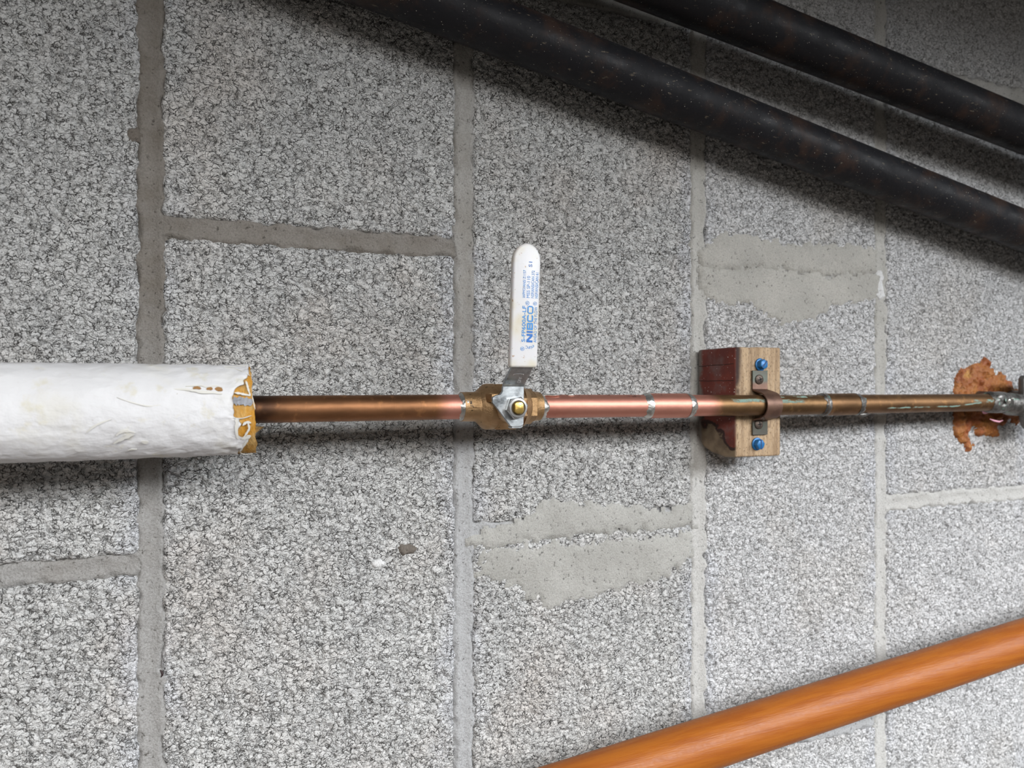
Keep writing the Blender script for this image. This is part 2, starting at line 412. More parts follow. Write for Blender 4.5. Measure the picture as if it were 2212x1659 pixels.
# ------------------------------------------------------------------ copper line
def axis(x):
    if x < .51: d = .054-(x-.05)*.0220
    else: d = .04388-(x-.51)*.052
    z = -.0147-(min(max(x, .19), .45)-.19)*.0075-(max(x, .45)-.45)*.002
    return Vector((x, -d, z))
def copper_mat(name, bright, brown, zones, patina=(), rough=.5, dark_end=None):
    """zones = x ranges scraped bright; patina = (x0,x1,z0,z1) streaks"""
    m = M(name, rough, .92)
    X, Y, Z = m.xyz(m.wob(90, .004))
    n = m.noise(45, 4, .65, vec=m.mp((.35, 1, 1))); br = m.noise(900, 2, .5, vec=m.mp((1, .1, .1)))
    b0 = m.mix(m.ramp(n, .35, .68), brown, tuple(k*.55 for k in brown))
    b0 = m.mix(m.ramp(m.noise(160, 3), .56, .72, 0, .6), b0, (brown[0]*1.5, brown[1]*1.5, brown[2]*1.35))
    w = None
    for a, b, e in zones:
        k = m.band(X, a, b, e); w = k if w is None else m.ma('MAXIMUM', w, k)
    bc = m.mix(m.ramp(m.noise(60, 4, vec=m.mp((.4, 1, 1))), .4, .68, 0, .4), bright, (bright[0]*.82, bright[1]*.62, bright[2]*.6))
    c = m.mix(w, b0, bc) if w is not None else b0
    met = None
    if dark_end: c = m.mix(m.ma('MULTIPLY', m.ramp(X, dark_end, dark_end+.022, 1, 0), m.ramp(m.noise(60, 3), .3, .55, .45, .95)), c, (.045, .025, .018))  # tube darker just beyond the insulation end
    PX, PY, PZ = m.xyz(); wz = m.noise(110, 4, .6, vec=m.mp((1, .2, .2)))
    for x0, x1, z0, z1, hw in patina:
        zc = m.ma('ADD', m.ramp(PX, x0, x1, z0-.0012, z1-.0012), m.ma('MULTIPLY', wz, .0024))
        dd = m.ma('ABSOLUTE', m.ma('SUBTRACT', PZ, zc))
        k = m.ma('MULTIPLY', m.ma('MULTIPLY', m.band(PX, x0, x1, .003), m.ramp(dd, hw*.5, hw*1.4, 1, 0)), m.ramp(m.noise(150, 4, .65, vec=m.mp((.6, 1, 1))), .42, .56))
        c = m.mix(m.ma('MULTIPLY', k, .9), c, (.20, .32, .28)); met = k if met is None else m.ma('MAXIMUM', met, k)
    if met is not None:
        m.put(m.b.inputs['Metallic'], m.ma('SUBTRACT', .92, met)); m.rgh(m.ma('ADD', m.ma('MULTIPLY', met, .5), rough))
    m.col(c); m.bump(br, .0003, .35); m.bump(m.noise(70, 3), .0012, .25)
    return m.m
PINK = (.58, .27, .205)
MC1 = copper_mat('copper_left', PINK, (.29, .138, .066), [(.170, .3, .006)], dark_end=.058)
MC2 = copper_mat('copper_right', PINK, (.21, .122, .058), [(.2, .382, .008)],
    [(.395, .428, -.0125, -.0128, .0012), (.444, .466, -.0134, -.0136, .0013), (.444, .478, -.0098, -.0102, .0008)])
MC3 = copper_mat('copper_far', PINK, (.23, .128, .062), [], [(.562, .648, -.0202, -.0198, .0006), (.640, .70, -.0198, -.0162, .0006), (.675, .715, -.0150, -.0152, .0010)])
def solder_mat():
    m = M('solder', .34, .9); n = m.noise(220, 3)
    m.col(m.mix(m.ramp(n, .35, .7), (.62, .61, .58), (.36, .36, .34))); m.bump(n, .0012, .6); return m.m
MSO = solder_mat()
def solder_dull():
    m = M('tarnished_solder', .45, .75); n = m.noise(160, 4)
    c = m.mix(m.ramp(n, .35, .65), (.09, .085, .08), (.22, .215, .205))
    c = m.mix(m.ramp(m.noise(120, 3, vec=m.mp(loc=(2, 0, 1))), .6, .7), c, (.24, .42, .34))
    m.col(c); m.bump(n, .0015, .7); return m.m
MSD = solder_dull()
R0 = .00794
def tube(x0, x1, r=R0, n=24): return G().sweep([axis(x0+(x1-x0)*i/n) for i in range(n+1)], r, 40)
def ring(x0, x1, r0, r1, wob=.0004, seed=0.):
    """uneven fillet of solder round the pipe"""
    V = []; seg = 48; rows = 5
    for i in range(rows):
        a = i/(rows-1)
        for k in range(seg):
            th = 2*PI*k/seg; ca, sa = math.cos(th), math.sin(th)
            wv = fbm((ca*1.5+seed, sa*1.5, seed), 1.3, 3)
            xx = x0+(x1-x0)*a+(wv*.0022*(a if r1 < r0 else 1-a)); r = r0+(r1-r0)*a+.0005*math.sin(PI*a)+wob*wv
            c = axis(xx); V.append(c+Vector((0, -ca*r, sa*r)))
    Fc = [(i*seg+k, i*seg+(k+1) % seg, (i+1)*seg+(k+1) % seg, (i+1)*seg+k) for i in range(rows-1) for k in range(seg)]
    return G().add(V, Fc)
def blob(p, sx, sy, sz, g=None, seed=1.):
    g = g or G(); n, q = 8, 12; V = []; p = Vector(p)
    for i in range(n+1):
        t = PI*i/n
        for k in range(q):
            a = 2*PI*k/q; d = Vector((math.sin(t)*math.cos(a), math.cos(t), math.sin(t)*math.sin(a)))
            f = 1+.25*noise.noise(d*1.7+Vector((seed, seed, 0)))
            V.append(p+Vector((d.x*sx, d.y*sy, d.z*sz))*f)
    return g.add(V, [(i*q+k, i*q+(k+1) % q, (i+1)*q+(k+1) % q, (i+1)*q+k) for i in range(n) for k in range(q)])

p1 = thing('copper_pipe', axis(-.75), 'browned copper pipe between the white insulation and the ball valve', 'pipe')
tube(-.75, .186, n=40).build('tube', MC1, p1)
ring(.1812, .1858, R0+.0001, .0094, .0004, 2.).build('solder_ring', MSO, p1)

p2 = thing('copper_pipe', axis(.237), 'copper pipe right of the valve, bright pink turning tarnished brown along its length', 'pipe')
tube(.236, .515, n=30).build('tube', MC2, p2)
ring(.2375, .2425, .0093, R0+.0001, .0004, 5.).build('solder_ring', MSO, p2)
cpl = tube(.3238, .3595, .0090).build('coupling', MC2, p2)
ring(.3215, .3262, R0+.0001, .0093, .0003, 8.).build('solder_ring', MSO, p2)
ring(.3585, .3640, .0092, R0+.0001, .0003, 11.).build('solder_ring', MSO, p2)
g = blob(axis(.2465)+Vector((0, -.002, .0076)), .0075, .0035, .0009, seed=3.); blob(axis(.262)+Vector((0, -.0026, .0078)), .003, .0014, .0012, g, 5.)
g.build('solder_drip', MSO, p2, 180)
tube(.515, .7225, n=30).build('tube', MC3, p2)
tube(.4915, .5295, .0090).build('coupling', MC3, p2)
ring(.4895, .4950, R0+.0001, .0092, .0003, 14.).build('solder_ring', MSD, p2)
ring(.5280, .5345, .0092, R0+.0001, .0005, 17.).build('solder_ring', MSD, p2)
g = blob(axis(.5355)+Vector((.001, -.003, -.0085)), .0050, .002, .0018, seed=7.)
g.build('solder_drip', MSD, p2, 180)
# elbow into the wall
q0 = axis(.7060); q1 = axis(.7215); qc = axis(.7350)
pts = [q0, q1]+[Vector((.7215+.0135*math.sin(a), q1.y+.0135*(1-math.cos(a)), q1.z)) for a in [PI/2*i/8 for i in range(1, 9)]]
pts += [Vector((.735, .004, q1.z))]
G().sweep(pts, [.0098, .0102]+[.0098]*8+[.0105], 32).build('elbow', MSD, p2)
g = ring(.7025, .7075, R0+.0001, .0100, .0008, 21.); blob(axis(.711)+Vector((0, -.0085, .004)), .006, .002, .004, g, 9.)
blob(axis(.716)+Vector((0, -.009, -.003)), .005, .002, .004, g, 11.)
g.build('solder_ring', MSD, p2, 180)

G().sweep([Vector((.7300, q1.y+.002, q1.z-.001)), Vector((.7400, q1.y+.002, q1.z-.002)), Vector((at(2203, 871, .030).x-.0004, q1.y+.003, q1.z-.003))], [.0092, .0108, .0104], 28).build('branch_stub', MSD, p2, 60)
g = blob(at(2179, 866, .046), .0022, .0016, .0028, seed=2.4); blob(at(2186, 861, .044), .0026, .0014, .0012, g, 6.1)
g.build('solder_drip', MSO, p2, 180)

# water beads and solder specks on the bright pipe
MWA = M('water', .05, col=(.8, .85, .88)); MWA.b.inputs['Transmission Weight'].default_value = 1; MWA.b.inputs['IOR'].default_value = 1.33
ORD = ['first', 'second', 'third', 'fourth', 'fifth', 'sixth', 'seventh', 'eighth']
BU = [1318, 1372, 1382, 1275, 1252, 1360, 1431, 1202]
for i, (u, v, r) in enumerate([(1318, 855, .0009), (1372, 857.5, .0013), (1382, 857.5, .0008), (1275, 854.5, .0006), (1252, 854.5, .0006), (1360, 856.5, .0006), (1431, 853.5, .0007), (1202, 853.5, .0006)]):
    c = at(u, v, .054); a = axis(c.x); rr = .0090 if .3238 < c.x < .3595 else R0
    dz = min(c.z-a.z, rr*.97); p = Vector((c.x, a.y-math.sqrt(rr*rr-dz*dz), a.z+dz))
    tag(blob(p, r*1.6, r, r, seed=i).build('water_bead', MWA.m, None, 180, origin=p), ORD[sorted(BU).index(u)]+' clear water bead from the valve along the top of the bright copper pipe', 'water drop', 'water beads on the bright copper pipe')

# ------------------------------------------------------------------ ball valve
def bronze_mat():
    m = M('bronze', .42, .85); n = m.noise(60, 4); f = m.noise(700, 4, .7)
    c = m.mix(m.ramp(n, .35, .65), (.46, .30, .165), (.34, .21, .10))
    c = m.mix(m.ramp(m.noise(330, 3), .66, .72), c, (.03, .022, .015))
    m.col(c); m.bump(f, .0006, .6); m.rgh(m.ramp(n, .3, .7, .36, .5)); return m.m
MBZ = bronze_mat()
def zinc_mat():
    m = M('zinc', .3, .92); n = m.noise(130, 4, .6)
    m.col(m.mix(m.ramp(n, .35, .65), (.30, .325, .345), (.45, .475, .49))); m.rgh(m.ramp(n, .3, .7, .25, .42)); m.bump(m.noise(500, 3), .0002, .4); return m.m
MZN = zinc_mat()
VX = .2115; vc = axis(VX); VD = -vc.y
v = thing('ball_valve', vc, 'bronze ball valve with a raised white lever grip', 'valve')
d = (axis(.24)-axis(.18)).normalized()
g = G()
def px(x): return (x-VX)/d.x
g.lathe(vc, d, [(px(.1832), .0082), (px(.1834), .0095), (px(.1928), .0096), (px(.1945), .0103)], 48)
g.lathe(vc, d, [(px(.1940), .0100), (px(.1990), .0146), (px(.2005), .0150), (px(.2050), .0151)], 48)
g.lathe(vc, d, [(px(.2048), .0156), (px(.2058), .0160), (px(.2190), .0160), (px(.2205), .0152), (px(.2245), .0146)], 8, PI/8)
g.lathe(vc, d, [(px(.2240), .0146), (px(.2285), .0118), (px(.2292), .0112)], 48)
g.lathe(vc, d, [(px(.2285), .0118), (px(.2330), .0118)], 6, PI/6)
g.lathe(vc, d, [(px(.2328), .0100), (px(.2335), .0104), (px(.2352), .0098), (px(.2388), .0096), (px(.2392), .0082)], 48)
# stem boss towards the viewer, lever stop lug
g.lathe(vc, (0, -1, 0), [(.010, .0098), (.0195, .0092), (.0205, .0085), (.0235, .0080)], 32)
g.add(*(lambda a: (a.V, a.F))(G().prism([(VX-.0148, vc.z+.0035), (VX-.0108, vc.z+.0035), (VX-.0108, vc.z+.0085), (VX-.0148, vc.z+.0085)], vc.y-.022, vc.y-.010)))
g.build('valve_body', MBZ, v, 35)
# casting seam
tube(.1840, .2048, .0003).build('casting_seam', MBZ, v).location += Vector((0, -.0094, -.0004))
HY = vc.y-.0245                                   # front of hub plate
def rel(pts): return [(VX+(a*1.07+.3)*.001, vc.z+b*.001) for a, b in pts]
hub = rel([(-8.2, 13.6), (-8.4, 10.2), (-9.8, 8.4), (-12.6, 7.9), (-14.6, 6.6), (-14.9, 3.4), (-12.6, .6), (-8, -5.4), (-3.4, -11.6), (-1.6, -12.2), (3.4, -11.8), (5.0, -10.4), (5.2, 0), (5.3, 13.6)])
g = G().prism(hub, HY, HY+.0022)
# cranked neck and the tang inside the grip: thickness swept along y,z
def strap(path, x0, x1, th, lean=0.):
    V = []
    n = len(path)
    for i, (y, z) in enumerate(path):
        a = path[max(i-1, 0)]; b = path[min(i+1, n-1)]
        dy, dz = b[0]-a[0], b[1]-a[1]; L = math.hypot(dy, dz); ny, nz = dz/L, -dy/L
        sh = lean*(z-path[0][1])
        for xx, s in ((x0, 0), (x1, 0), (x1, 1), (x0, 1)): V.append((xx+sh, y+ny*th*s, z+nz*th*s))
    Fc = [(i*4+k, i*4+(k+1) % 4, (i+1)*4+(k+1) % 4, (i+1)*4+k) for i in range(n-1) for k in range(4)]
    Fc += [(3, 2, 1, 0), tuple((n-1)*4+k for k in range(4))]
    return V, Fc
Z = vc.z
OUT = .0135
neck = [(HY, Z+.0130), (HY-.0004, Z+.0142), (HY-.0012, Z+.0152), (HY-OUT+.0010, Z+.0245), (HY-OUT, Z+.0262), (HY-OUT, Z+.085)]
LEAN = .036
V_, F_ = strap(neck, VX-.0082, VX+.0062, .0022, LEAN)
g.add(V_, F_)
lev = g.build('lever', MZN, v, 30, bevel=.0004, seg=1)
# folded lower lip of the hub plate
G().prism(rel([(-3.0, -11.8), (3.6, -11.6), (5.1, -10.2), (4.6, -12.4), (3.2, -13.2), (-2.4, -13.2)]), HY+.0004, HY+.006).build('lever_lip', MZN, v, 30, bevel=.0004, seg=1)
# hex nut and stem
def hexnut(o, dirn, r, h, hole, m, parent, phase):
    g = G(); o = Vector(o)
    g.lathe(o, dirn, [(0, r), (h*.8, r), (h, r*.93)], 6, phase)
    return g.build('hex_nut', m, parent, 25, bevel=.0003, seg=1)
NC = Vector((VX, HY, Z))
MST = M('nut_steel', .3, .95, (.5, .5, .5)).m
hn = hexnut(NC, (0, -1, 0), .0074, .0042, .004, MST, v, .2)
# washer face with a dark recess around the stem
G().lathe(NC, (0, -1, 0), [(.0040, .0062), (.0049, .0060), (.0050, .0048), (.0043, .0045)], 32).build('nut_collar', MST, v, 30)
G().lathe(NC, (0, -1, 0), [(.0043, .0046), (.00445, .0046)], 32).build('nut_thread', M('nut_bore', .6, .6, (.09, .07, .04)).m, v, 30)
MBS = M('brass', .32, .9, (.62, .42, .12)); MBS.bump(MBS.noise(500, 3), .0004, .5)
SK = 1.14
st = [(-2.8, 2.2), (-1.6, 3.3), (1.3, 3.3), (2.5, 2.2), (2.6, -1.9), (1.6, -3.2), (-1.4, -3.2), (-2.8, -2.0)]
G().prism([(VX+a*.001*SK, Z+b*.001*SK) for a, b in st], HY-.0070, HY+.001).build('stem', MBS.m, v, 30, bevel=.0006)
# white vinyl grip
def grip_mat():
    m = M('white_vinyl', .38, col=(.8, .8, .8), spec=.45)
    n = m.noise(38, 3, .5); s = m.noise(330, 3, .6)
    c = m.mix(m.ramp(n, .50, .66, 0, .6), (.69, .68, .695), (.63, .55, .36))
    c = m.mix(m.ramp(s, .655, .71, 0, .8), c, (.38, .22, .10))
    c = m.mix(m.ramp(m.noise(800, 2), .70, .75, 0, .6), c, (.2, .15, .12))
    m.col(c); m.bump(m.noise(150, 2), .0005, .2); m.b.inputs['Subsurface Weight'].default_value = .05
    return m.m
GZ0, GZ1 = Z+.0250, Z+.1010
gx0, gx1 = VX-.0010-.0091, VX-.0010+.0091
def lean(x, z): return x+LEAN*(z-(Z+.0130))
prof = [(gx0, GZ0), (gx1, GZ0), (gx1, GZ1-.011)]
prof += [(gx1-.0091+.0091*math.cos(a), GZ1-.011+.011*math.sin(a)) for a in [PI*i/14 for i in range(1, 14)]]
prof += [(gx0, GZ1-.011)]
prof = [(lean(x, z), z) for x, z in prof]
GY = HY-OUT-.0016                                  # front face of grip
grip = G().prism(prof, GY, GY+.0052).build('grip_sleeve', grip_mat(), v, 50, bevel=.0016, seg=4)
grip['label'] = 'white dipped vinyl lever grip with blue lettering'

# lettering on the grip: runs up the handle
MBL = M('blue_print', .5, col=(.02, .23, .60)).m
MBD = M('blue_print_dark', .5, col=(.010, .14, .48)).m
def put2d(V, Fc, u, vv, m, ang=0., depth=.00012, name='lettering', parent=grip, D=None):
    """flat print: local x runs up the grip, local y runs to the photo's left"""
    p0 = at(u, vv, -GY+.0001 if D is None else D)
    ez = Vector((LEAN, 0, 1)).normalized(); ex = Vector((-1, 0, LEAN)).normalized()
    ca, sa = math.cos(ang), math.sin(ang)
    W = []
    for x, y, z in V:
        X, Y = x*ca-y*sa, x*sa+y*ca
        W.append(p0+ez*X+ex*(Y*1.07)+Vector((0, -z, 0)))
    o = mk(name, W, Fc, m, parent, 0); return o
def text(s, u, vv, length, height, m=MBL, ang=0., off=0., center=False, **kw):
    cu = bpy.data.curves.new('t', 'FONT'); cu.body = s; cu.size = 1; cu.extrude = .02; cu.offset = off; cu.resolution_u = 3
    if center: cu.align_x = 'CENTER'; cu.align_y = 'CENTER'
    o = bpy.data.objects.new('t', cu); C.objects.link(o)
    dg = bpy.context.evaluated_depsgraph_get(); me = bpy.data.meshes.new_from_object(o.evaluated_get(dg))
    xs = [q.co.x for q in me.vertices]; ys = [q.co.y for q in me.vertices]
    sx = length/(max(xs)-min(xs)); sy = height/(max(ys)-min(ys))
    x0 = min(xs) if not center else 0; y0 = min(ys) if not center else 0
    V = [((q.co.x-x0)*sx, (q.co.y-y0)*sy, (q.co.z+.02)*.002) for q in me.vertices]
    Fc = [tuple(p.vertices) for p in me.polygons]
    bpy.data.objects.remove(o); bpy.data.meshes.remove(me); bpy.data.curves.remove(cu)
    return put2d(V, Fc, u, vv, m, ang, **kw)
def zp(x, y): return 1060+x/5.19, 500+y/5.19
text('S-FP600A-LF', *zp(386, 1240), .0220, .00235, off=.012)
text('IAPMO/ANSI Z1157', *zp(385, 742), .0168, .0016)
text('MSS SP-110', *zp(436, 745), .0133, .0019)
text('NSF/ANSI/CAN 372', *zp(484, 747), .0168, .0018)
text('NSF/ANSI/CAN 61', *zp(528, 750), .0157, .0018)
text('S1', *zp(465, 400), .0032, .0021, MBD)
text('AHEAD OF THE FLOW', *zp(512, 1245), .0218, .00185)
for x, y, r in ((412, 802, .0012), (497, 808, .0011), (355, 1315, .0012)):
    text('R', *zp(x, y), r*.8, r*.95, center=True)
    V = []; n = 24
    for k in range(n):
        a = 2*PI*k/n
        for rr in (r, r*.82): V.append((rr*math.cos(a), rr*math.sin(a), .0001))
    put2d(V, [(2*k, 2*k+1, (2*k+3) % (2*n), (2*k+2) % (2*n)) for k in range(n)], *zp(x, y), MBL)
text('UPC', *zp(428, 1297), .0040, .0017, ang=-PI/2+PI, off=-.004, center=True)
text('c', *zp(475, 1290), .0012, .0014, ang=PI/2, center=True)
# wide squared capitals of the maker's name
def bars(parts, u, vv, m):
    V = []; Fc = []
    for q in parts:
        n = len(V); V += [(x*.001, y*.001, .00012) for x, y in q]; Fc.append(tuple(range(n, n+len(q))))
    put2d(V, Fc, u, vv, m)
H, T = 3.75, .95
def rect(x0, y0, x1, y1): return [(x0, y0), (x1, y0), (x1, y1), (x0, y1)]
def loop(x0, x1, y0, y1, t, c, open_right=False):
    """squared ring with cut corners, as quads"""
    o = [(x0+c, y0), (x1-c, y0), (x1, y0+c), (x1, y1-c), (x1-c, y1), (x0+c, y1), (x0, y1-c), (x0, y0+c)]
    i = [(x0+t+c*.3, y0+t), (x1-t-c*.3, y0+t), (x1-t, y0+t+c*.3), (x1-t, y1-t-c*.3), (x1-t-c*.3, y1-t), (x0+t+c*.3, y1-t), (x0+t, y1-t-c*.3), (x0+t, y0+t+c*.3)]
    q = []
    for k in range(8):
        if open_right and k == 2: continue
        q.append([o[k], o[(k+1) % 8], i[(k+1) % 8], i[k]])
    return q
u0, v0 = zp(467, 1245)
N = [[(0, 0), (1.25, 0), (1.25, 2.2), (3.7, 0), (5.15, 0), (5.15, H), (3.9, H), (3.9, 1.55), (1.45, H), (0, H)]]
I = [rect(5.75, 0, 6.95, H)]
B = [rect(7.6, 0, 8.55, H), rect(8.55, 0, 11.1, .85), rect(8.55, 1.45, 11.1, 2.3), rect(8.55, 2.9, 11.1, H), [(11.1, 0), (11.6, 0), (12, .4), (12, 1.5), (11.7, 1.875), (11.1, 1.875)], [(11.1, 1.875), (11.6, 1.875), (11.9, 2.2), (11.9, 3.35), (11.5, H), (11.1, H)]]
Cc = loop(12.5, 16.9, 0, H, .85, .8, True)
O = loop(17.4, 22.3, 0, H, .75, .9)
for ch, mm in ((N, MBD), (I, MBD), (B, MBL), (Cc, MBL), (O, MBL)): bars(ch, u0, v0, mm)
# stamped mark on the neck
MEN = M('stamped_mark', .4, .6, (.9, .92, .94)).m
def on_neck(parts, m):
    y0, z0, y1, z1 = HY-.0012, Z+.0152, HY-OUT+.0010, Z+.0245
    L = math.hypot(y1-y0, z1-z0); V = []; Fc = []
    for q in parts:
        n = len(V)
        for a, b in q:                                   # a up the slope (mm), b towards the photo's left (mm)
            t = a*.001/L; yy = y0+(y1-y0)*t; zz = z0+(z1-z0)*t
            V.append((VX-.0015-b*.001+LEAN*(zz-Z-.013), yy-.00015, zz-.0001))
        Fc.append(tuple(range(n, n+len(q))))
    mk('stamping', V, Fc, m, lev, 0)
s = .22
def seg2(a, b, t=.25):
    dx, dy = b[0]-a[0], b[1]-a[1]; L = math.hypot(dx, dy); nx, ny = -dy/L*t/2, dx/L*t/2
    return [(a[0]+nx, a[1]+ny), (b[0]+nx, b[1]+ny), (b[0]-nx, b[1]-ny), (a[0]-nx, a[1]-ny)]
x, y = 1.2, -3.6
off_ = [seg2(*k) for k in (((x, y), (x+1.3, y)), ((x+1.3, y), (x+1.3, y+2)), ((x+1.3, y+2), (x, y+2)), ((x, y+2), (x, y)))]
for q in (2.0, 3.9):
    off_ += [seg2(*k) for k in (((x+q, y), (x+q, y+2)), ((x+q, y+2), (x+q+1.3, y+2)), ((x+q, y+1), (x+q+1.1, y+1)))]
on_neck(off_, MEN)
arc = [(8.6+1.0*math.cos((k-5)/5*1.2), 3.4-6.8*k/10) for k in range(11)]
on_neck([seg2(arc[k], arc[k+1], .3) for k in range(10)]+[seg2((8.3, 3.4), (9.4, 3.1), .3), seg2((8.3, -3.4), (9.4, -3.1), .3)], MEN)
# marker-pen letter on the body collar
c0 = axis(.1875); pz = c0.z+.0018
V_ = []; F_ = []
for q in ([(0, 0), (0, 2)], [(0, 2), (.9, 2)], [(.9, 2), (.9, 1.1)], [(.9, 1.1), (0, 1)], [(.3, 1), (1.1, 0)], [(-.3, -.8), (1.5, -.9)], [(1.5, -.9), (2.1, -2.0)]):
    n = len(V_)
    for a, b in seg2(q[0], q[1], .35):
        zz = pz+b*.001-c0.z; V_.append((c0.x-.0008+a*.001, c0.y-math.sqrt(.00985**2-zz*zz), c0.z+zz))
    F_.append(tuple(range(n, n+4)))
mk('pen_mark', V_, F_, M('black_ink', .6, col=(.015, .013, .012)).m, v, 0)

# ------------------------------------------------------------------ white pipe insulation
ins = thing('pipe_insulation', axis(-.75), 'white paper-jacketed pipe insulation with a torn end at left', 'insulation')
IR = .0257
def jacket_mat():
    m = M('white_jacket', .62, spec=.3)
    X, Y, Zz = m.xyz()
    n = m.noise(30, 4, .6); f = m.noise(190, 4, .6, vec=m.mp((.6, 1, 1)))
    c = m.mix(m.ramp(n, .5, .75, 0, .6), (.68, .68, .695), (.63, .61, .53))
    c = m.mix(m.ramp(m.noise(75, 4, .65), .56, .70, 0, .55), c, (.60, .565, .44))
    c = m.mix(m.ramp(m.noise(450, 2), .75, .8, 0, .5), c, (.3, .25, .2))
    m.col(c); m.bump(f, .0016, .55); m.bump(m.noise(9, 3, .5, vec=m.mp((4, .5, .5))), .003, .4); m.bump(m.noise(45, 3, .5), .003, .35); m.bump(m.vor(60, 'DISTANCE_TO_EDGE', m.wob(60, .03)), .0025, .22)
    return m.m
MJ = jacket_mat()
# ragged edge of the jacket: photo height -> photo x of the rim
EDGE = [(780, 537), (812, 537), (819, 533), (827, 526), (834, 527), (838, 512), (843, 507), (853, 506), (857, 503), (879, 503), (886, 506), (898, 504), (902, 519), (908, 516), (914, 521), (925, 512), (940, 514), (944, 536), (950, 536), (956, 528), (964, 523), (974, 515), (980, 510), (990, 524), (1010, 525)]
def edge_x(vp):
    for (a, b), (c, e) in zip(EDGE, EDGE[1:]):
        if a <= vp <= c: return b+(e-b)*(vp-a)/(c-a)
    return 530
def surf(th, x, r):
    """th = 0 faces the viewer, + towards the top"""
    c = axis(x); return c+Vector((0, -math.cos(th)*r, math.sin(th)*r))
V = []; seg = 160; cols = 150
rim = []
for k in range(seg):
    th = 2*PI*k/seg-PI
    vp = 887-math.sin(th)*97
    ex = edge_x(vp) if abs(th) < 1.7 else 530
    X1 = at(ex, vp, .054+.024*math.cos(th)).x if abs(th) < 1.7 else .052
    rim.append(min(X1, .0555)+.0006*fbm((math.cos(th)*9, math.sin(th)*9, 2), 1))
for i in range(cols+1):
    a = i/cols; a = 1-(1-a)**2.2
    for k in range(seg):
        th = 2*PI*k/seg-PI
        x = -.75+(rim[k]+.75)*a
        near = math.exp(-(rim[k]-x)/.01)
        r = IR+.0006*fbm((x, math.cos(th)*.03, math.sin(th)*.03), 35, 3)+.0004*fbm((x*1.2, math.cos(th)*.03, math.sin(th)*.03), 130, 3)+near*.0010*fbm((x, math.cos(th)*.03, math.sin(th)*.03), 240, 2)
        if i == cols: r += .0004
        V.append(surf(th, x, r))
Fc = [(i*seg+k, i*seg+(k+1) % seg, (i+1)*seg+(k+1) % seg, (i+1)*seg+k) for i in range(cols) for k in range(seg)]
mk('jacket', V, Fc, MJ, ins, 180)
def glass_wool():
    m = M('glass_wool', .9, spec=.15)
    f = m.noise(260, 4, .7, vec=m.mp((1, .35, .35))); n = m.noise(70, 3)
    c = m.mix(m.ramp(n, .4, .62), (.52, .25, .035), (.42, .27, .11))
    c = m.mix(m.ramp(f, .4, .7, 0, .6), c, (.62, .42, .17))
    m.col(c); m.bump(f, .0025, .9); return m.m
MGW = glass_wool()
V = []; seg = 96; cols = 26
for i in range(cols+1):
    for k in range(seg):
        th = 2*PI*k/seg-PI
        xe = .0562+.0016*(-math.sin(th))+.0012*fbm((math.cos(th), math.sin(th), 4), 3)
        x = -.75+.75*i/4 if i < 4 else .0+(xe)*(i-4)/(cols-4)
        V.append(surf(th, x, .0247+.0005*fbm((x, math.cos(th)*.03, math.sin(th)*.03), 150, 3)))
Fc = [(i*seg+k, i*seg+(k+1) % seg, (i+1)*seg+(k+1) % seg, (i+1)*seg+k) for i in range(cols) for k in range(seg)]
n = len(V); b = cols*seg
for k in range(seg):
    th = 2*PI*k/seg-PI; V.append(surf(th, .054, .0082))
Fc += [(b+k, b+(k+1) % seg, n+(k+1) % seg, n+k) for k in range(seg)]
mk('glass_wool_core', V, Fc, MGW, ins, 60)
def ribbon(pix, width, lift, m, name, D=.0795, th_=.0003, seed=0.):
    """strip lying over the round jacket, its centre line given in photo pixels"""
    P = []
    for u, vp in pix:
        sn = max(-.97, min(.97, (887.5-vp)/97.5)); th = math.asin(sn)
        x = at(u, vp, .054+.0247*math.cos(th)).x; P.append((th, x))
    # smooth the centre line and let the torn width wander
    W0 = list(width) if hasattr(width, '__len__') else [width]*len(P)
    L0 = list(lift) if hasattr(lift, '__len__') else [lift]*len(P)
    P2, width, lift = [], [], []; m_ = 6
    for i in range(len(P)-1):
        a, b, c, d = P[max(i-1, 0)], P[i], P[i+1], P[min(i+2, len(P)-1)]
        for j in range(m_+(1 if i == len(P)-2 else 0)):
            t = j/m_
            P2.append(tuple(.5*(2*b[q]+(c[q]-a[q])*t+(2*a[q]-5*b[q]+4*c[q]-d[q])*t*t+(3*b[q]-a[q]-3*c[q]+d[q])*t**3) for q in (0, 1)))
            k_ = i+t; width.append((W0[i]+(W0[i+1]-W0[i])*t)*(1+.55*noise.noise((k_*2.3, seed+P[0][1]*90, 1.)))*min(1, .35+1.6*min(k_, len(P)-1-k_))); lift.append(L0[i]+(L0[i+1]-L0[i])*t)
    P = P2
    V = []; n = len(P)
    for i in range(n):
        a, b = P[max(i-1, 0)], P[min(i+1, n-1)]
        dth, dx = (b[0]-a[0])*IR, b[1]-a[1]; L = math.hypot(dth, dx) or 1
        nth, nx = -dx/L, dth/L
        wv = width[i] if hasattr(width, '__len__') else width
        lf = lift[i] if hasattr(lift, '__len__') else lift
        for s_, top in ((-1, 0), (1, 0), (1, 1), (-1, 1)):
            V.append(surf(P[i][0]+nth*wv/2*s_/IR, P[i][1]+nx*wv/2*s_, IR-.0006+lf+top*th_+(.0002*noise.noise((i, s_, seed)))))
    Fc = [(i*4+k, i*4+(k+1) % 4, (i+1)*4+(k+1) % 4, (i+1)*4+k) for i in range(n-1) for k in range(4)]+[(3, 2, 1, 0), tuple((n-1)*4+k for k in range(4))]
    return mk(name, V, Fc, m, ins, 50)
MFO = M('foil', .5, .8, (.17, .175, .19)); MFO.bump(MFO.noise(200, 3), .0012, .6)
